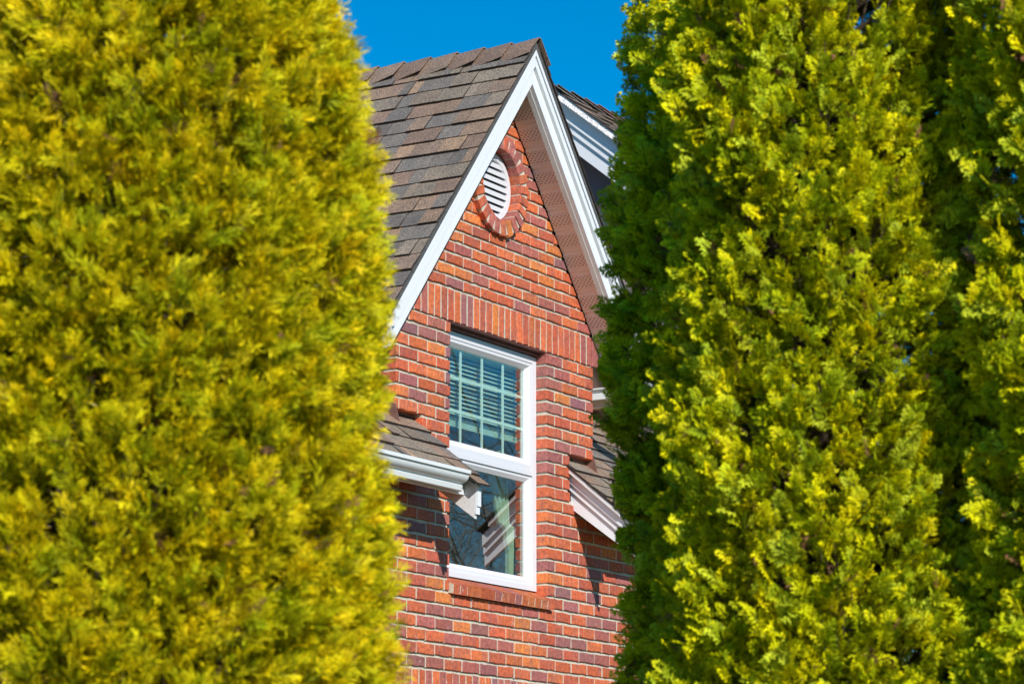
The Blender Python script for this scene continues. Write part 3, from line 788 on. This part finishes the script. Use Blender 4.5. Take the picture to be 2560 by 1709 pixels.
    ca = me.color_attributes.new('col', 'FLOAT_COLOR', 'POINT'); a4 = np.ones((len(V), 4), np.float32); a4[:, :3] = Cc; ca.data.foreach_set('color', a4.ravel())
    me.update(calc_edges=True)
    print('crown quads', nq)
    return me, plumes, bumpf
def tube(b, p0, p1, r0, r1, k=6, col=(1, 1, 1)):
    p0, p1 = np.array(p0, float), np.array(p1, float); d = p1 - p0; d /= max(1e-9, np.linalg.norm(d))
    a_ = np.cross(d, [0, 0, 1.]) if abs(d[2]) < .95 else np.cross(d, [1., 0, 0]); a_ /= np.linalg.norm(a_); c_ = np.cross(d, a_)
    vs = []
    for p, r_ in ((p0, r0), (p1, r1)):
        for i in range(k): t_ = 2 * math.pi * i / k; vs.append(tuple(p + r_ * (math.cos(t_) * a_ + math.sin(t_) * c_)))
    b.add(vs, [(i, (i + 1) % k, (i + 1) % k + k, i + k) for i in range(k)], col)
def make_conifer(name, label, cx, cy, height, rprof, npl, nfr, flen, pal, leaf, seed, zden, front_boost=.55, fold=.11, group=None, old_shade=(.1, .1, .1), plen=.13, sprays=None):
    root = empty(name, (cx, cy, 0)); tag(root, label, 'tree', group)
    me, plumes, bf = conifer(cx, cy, height, rprof, npl, nfr, flen, pal, seed, front_boost, zden, fold, old_shade, plen, sprays or FR)
    me.materials.append(leaf); o = bpy.data.objects.new('crown', me); COL.objects.link(o); o.parent = root
    b = MB(); rr = random.Random(seed)
    pts = [(0, 0, 0)]
    for i in range(1, 9): pts.append((rr.uniform(-.02, .02), rr.uniform(-.02, .02), height * .97 * i / 8))
    for i in range(8): tube(b, pts[i], pts[i + 1], .06 * (1 - i / 9), .06 * (1 - (i + 1) / 9), 8)
    b.build('trunk', BARK, root, smooth=True, fix=False)
    b = MB()
    for (z, th) in plumes[::5]:
        rad = rprof(z) * .86; z0 = max(.1, z - rr.uniform(.15, .4)); m_ = rad * .5
        a_ = (0, 0, z0); c_ = (math.cos(th) * m_, math.sin(th) * m_, z0 + (z - z0) * .35); e_ = (math.cos(th) * rad, math.sin(th) * rad, z - .04)
        tube(b, a_, c_, .009, .006, 4); tube(b, c_, e_, .006, .002, 4)
    b.build('branches', BARK, root, fix=False)
    return root
LEAF_G = mat_leaf('golden_cedar_foliage', .15); LEAF_Y = mat_leaf('green_cedar_foliage', .13)
GOLD = [(.88, .69, .004), (.82, .67, .004), (.72, .64, .005), (.90, .67, .003), (.56, .57, .006), (.86, .74, .010)]
LIME = [(.82, .77, .004), (.72, .71, .004), (.58, .62, .005), (.88, .79, .004), (.36, .44, .006), (.66, .72, .03)]
def interp(pts):
    xs, ys = zip(*pts)
    return lambda z: float(np.interp(z, xs, ys))
zden = interp([(0, .12), (1.7, .15), (2.0, 1), (4.0, 1), (4.8, .6)])
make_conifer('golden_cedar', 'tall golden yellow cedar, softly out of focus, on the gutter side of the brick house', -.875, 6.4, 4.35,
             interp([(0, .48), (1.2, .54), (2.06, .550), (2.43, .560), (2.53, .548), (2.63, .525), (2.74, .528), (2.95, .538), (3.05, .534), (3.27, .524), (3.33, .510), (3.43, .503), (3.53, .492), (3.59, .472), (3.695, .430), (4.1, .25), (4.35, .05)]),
             6800, 9, .058, GOLD, LEAF_G, 101, zden, fold=.065, old_shade=(.05, .10, .004), plen=.10, front_boost=.7, sprays=FEATHER)
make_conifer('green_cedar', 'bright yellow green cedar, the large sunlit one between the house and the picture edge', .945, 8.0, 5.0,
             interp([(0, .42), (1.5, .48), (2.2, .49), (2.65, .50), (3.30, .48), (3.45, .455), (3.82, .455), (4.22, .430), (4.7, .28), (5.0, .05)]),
             5800, 9, .047, LIME, LEAF_Y, 202, zden, front_boost=.8, fold=.20, group='green cedars of the hedge', old_shade=(.018, .045, .005), plen=.12)
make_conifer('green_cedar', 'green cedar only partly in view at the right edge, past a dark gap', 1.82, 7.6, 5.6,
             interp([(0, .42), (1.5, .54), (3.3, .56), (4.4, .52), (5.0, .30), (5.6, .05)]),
             4300, 9, .056, LIME, LEAF_Y, 303, zden, front_boost=.8, fold=.12, group='green cedars of the hedge', old_shade=(.018, .045, .005), plen=.12)
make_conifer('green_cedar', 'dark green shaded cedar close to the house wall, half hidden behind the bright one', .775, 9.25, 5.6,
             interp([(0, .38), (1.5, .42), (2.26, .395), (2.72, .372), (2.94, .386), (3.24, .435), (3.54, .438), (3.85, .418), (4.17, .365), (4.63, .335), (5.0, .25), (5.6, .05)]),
             2300, 9, .064, LIME, LEAF_Y, 404, zden, fold=.05, group='green cedars of the hedge', old_shade=(.035, .075, .010), plen=.11)

# ---------------------------------------------------------------- bare trees reflected in the window
def bare_tree(loc, height, seed, label):
    root = empty('bare_tree', loc); tag(root, label, 'tree', 'bare trees mirrored in the window')
    rr = random.Random(seed); T_ = MB(); B = MB(); cnt = [0]
    def grow(p, d, l, r_, lev):
        mb = T_ if lev == 0 else B
        segs = 4; q = np.array(p, float); dd = np.array(d, float)
        for i in range(segs):
            dd = dd + np.array([rr.gauss(0, .10), rr.gauss(0, .10), rr.gauss(0, .05) + (.03 if lev else .02)]); dd /= np.linalg.norm(dd)
            q2 = q + dd * l / segs; ra, rb = r_ * (1 - i / segs * .6), r_ * (1 - (i + 1) / segs * .6)
            tube(mb, q, q2, ra, rb, 6 if lev < 2 else 3)
            if lev < 5 and (lev > 0 or i > 0):
                for _ in range(3 if lev < 3 else 2):
                    ax = np.array([rr.gauss(0, 1), rr.gauss(0, 1), rr.gauss(.1, .5)]); ax /= np.linalg.norm(ax)
                    nd = dd * .62 + ax * .75; nd /= np.linalg.norm(nd)
                    if rr.random() < .88: grow(q2, nd, l * rr.uniform(.45, .62), rb * rr.uniform(.4, .6), lev + 1)
            q = q2
    grow((0, 0, 0), (0, 0, 1), height * .55, height * .010, 0)
    T_.build('trunk', GREYBARK, root, fix=False); B.build('branches', GREYBARK, root, fix=False)
    return root
def along(t, off): return (3.2 + .889 * t - .457 * off, 18.6 + .457 * t + .889 * off, 0)
proto = bare_tree(along(9.5, .75), 9.5, 5, 'leafless grey tree mirrored nearest in the window glass')
for (t, off, rz, k, lb) in ((11.5, -.7, 2.1, .95, 'leafless tree mirrored beside the nearest one in the window glass'),
                            (14, .55, 4.0, 1.05, 'leafless tree mirrored between the near pair and the farthest one'),
                            (18, -.5, 5.2, 1.25, 'tallest leafless tree mirrored farthest back in the window glass')):
    c_ = proto.copy(); COL.objects.link(c_); c_.location = along(t, off); c_.rotation_euler = (0, 0, rz); c_.scale = (k, k, k); c_['label'] = lb
    for ch in list(proto.children):
        d_ = ch.copy(); COL.objects.link(d_); d_.parent = c_
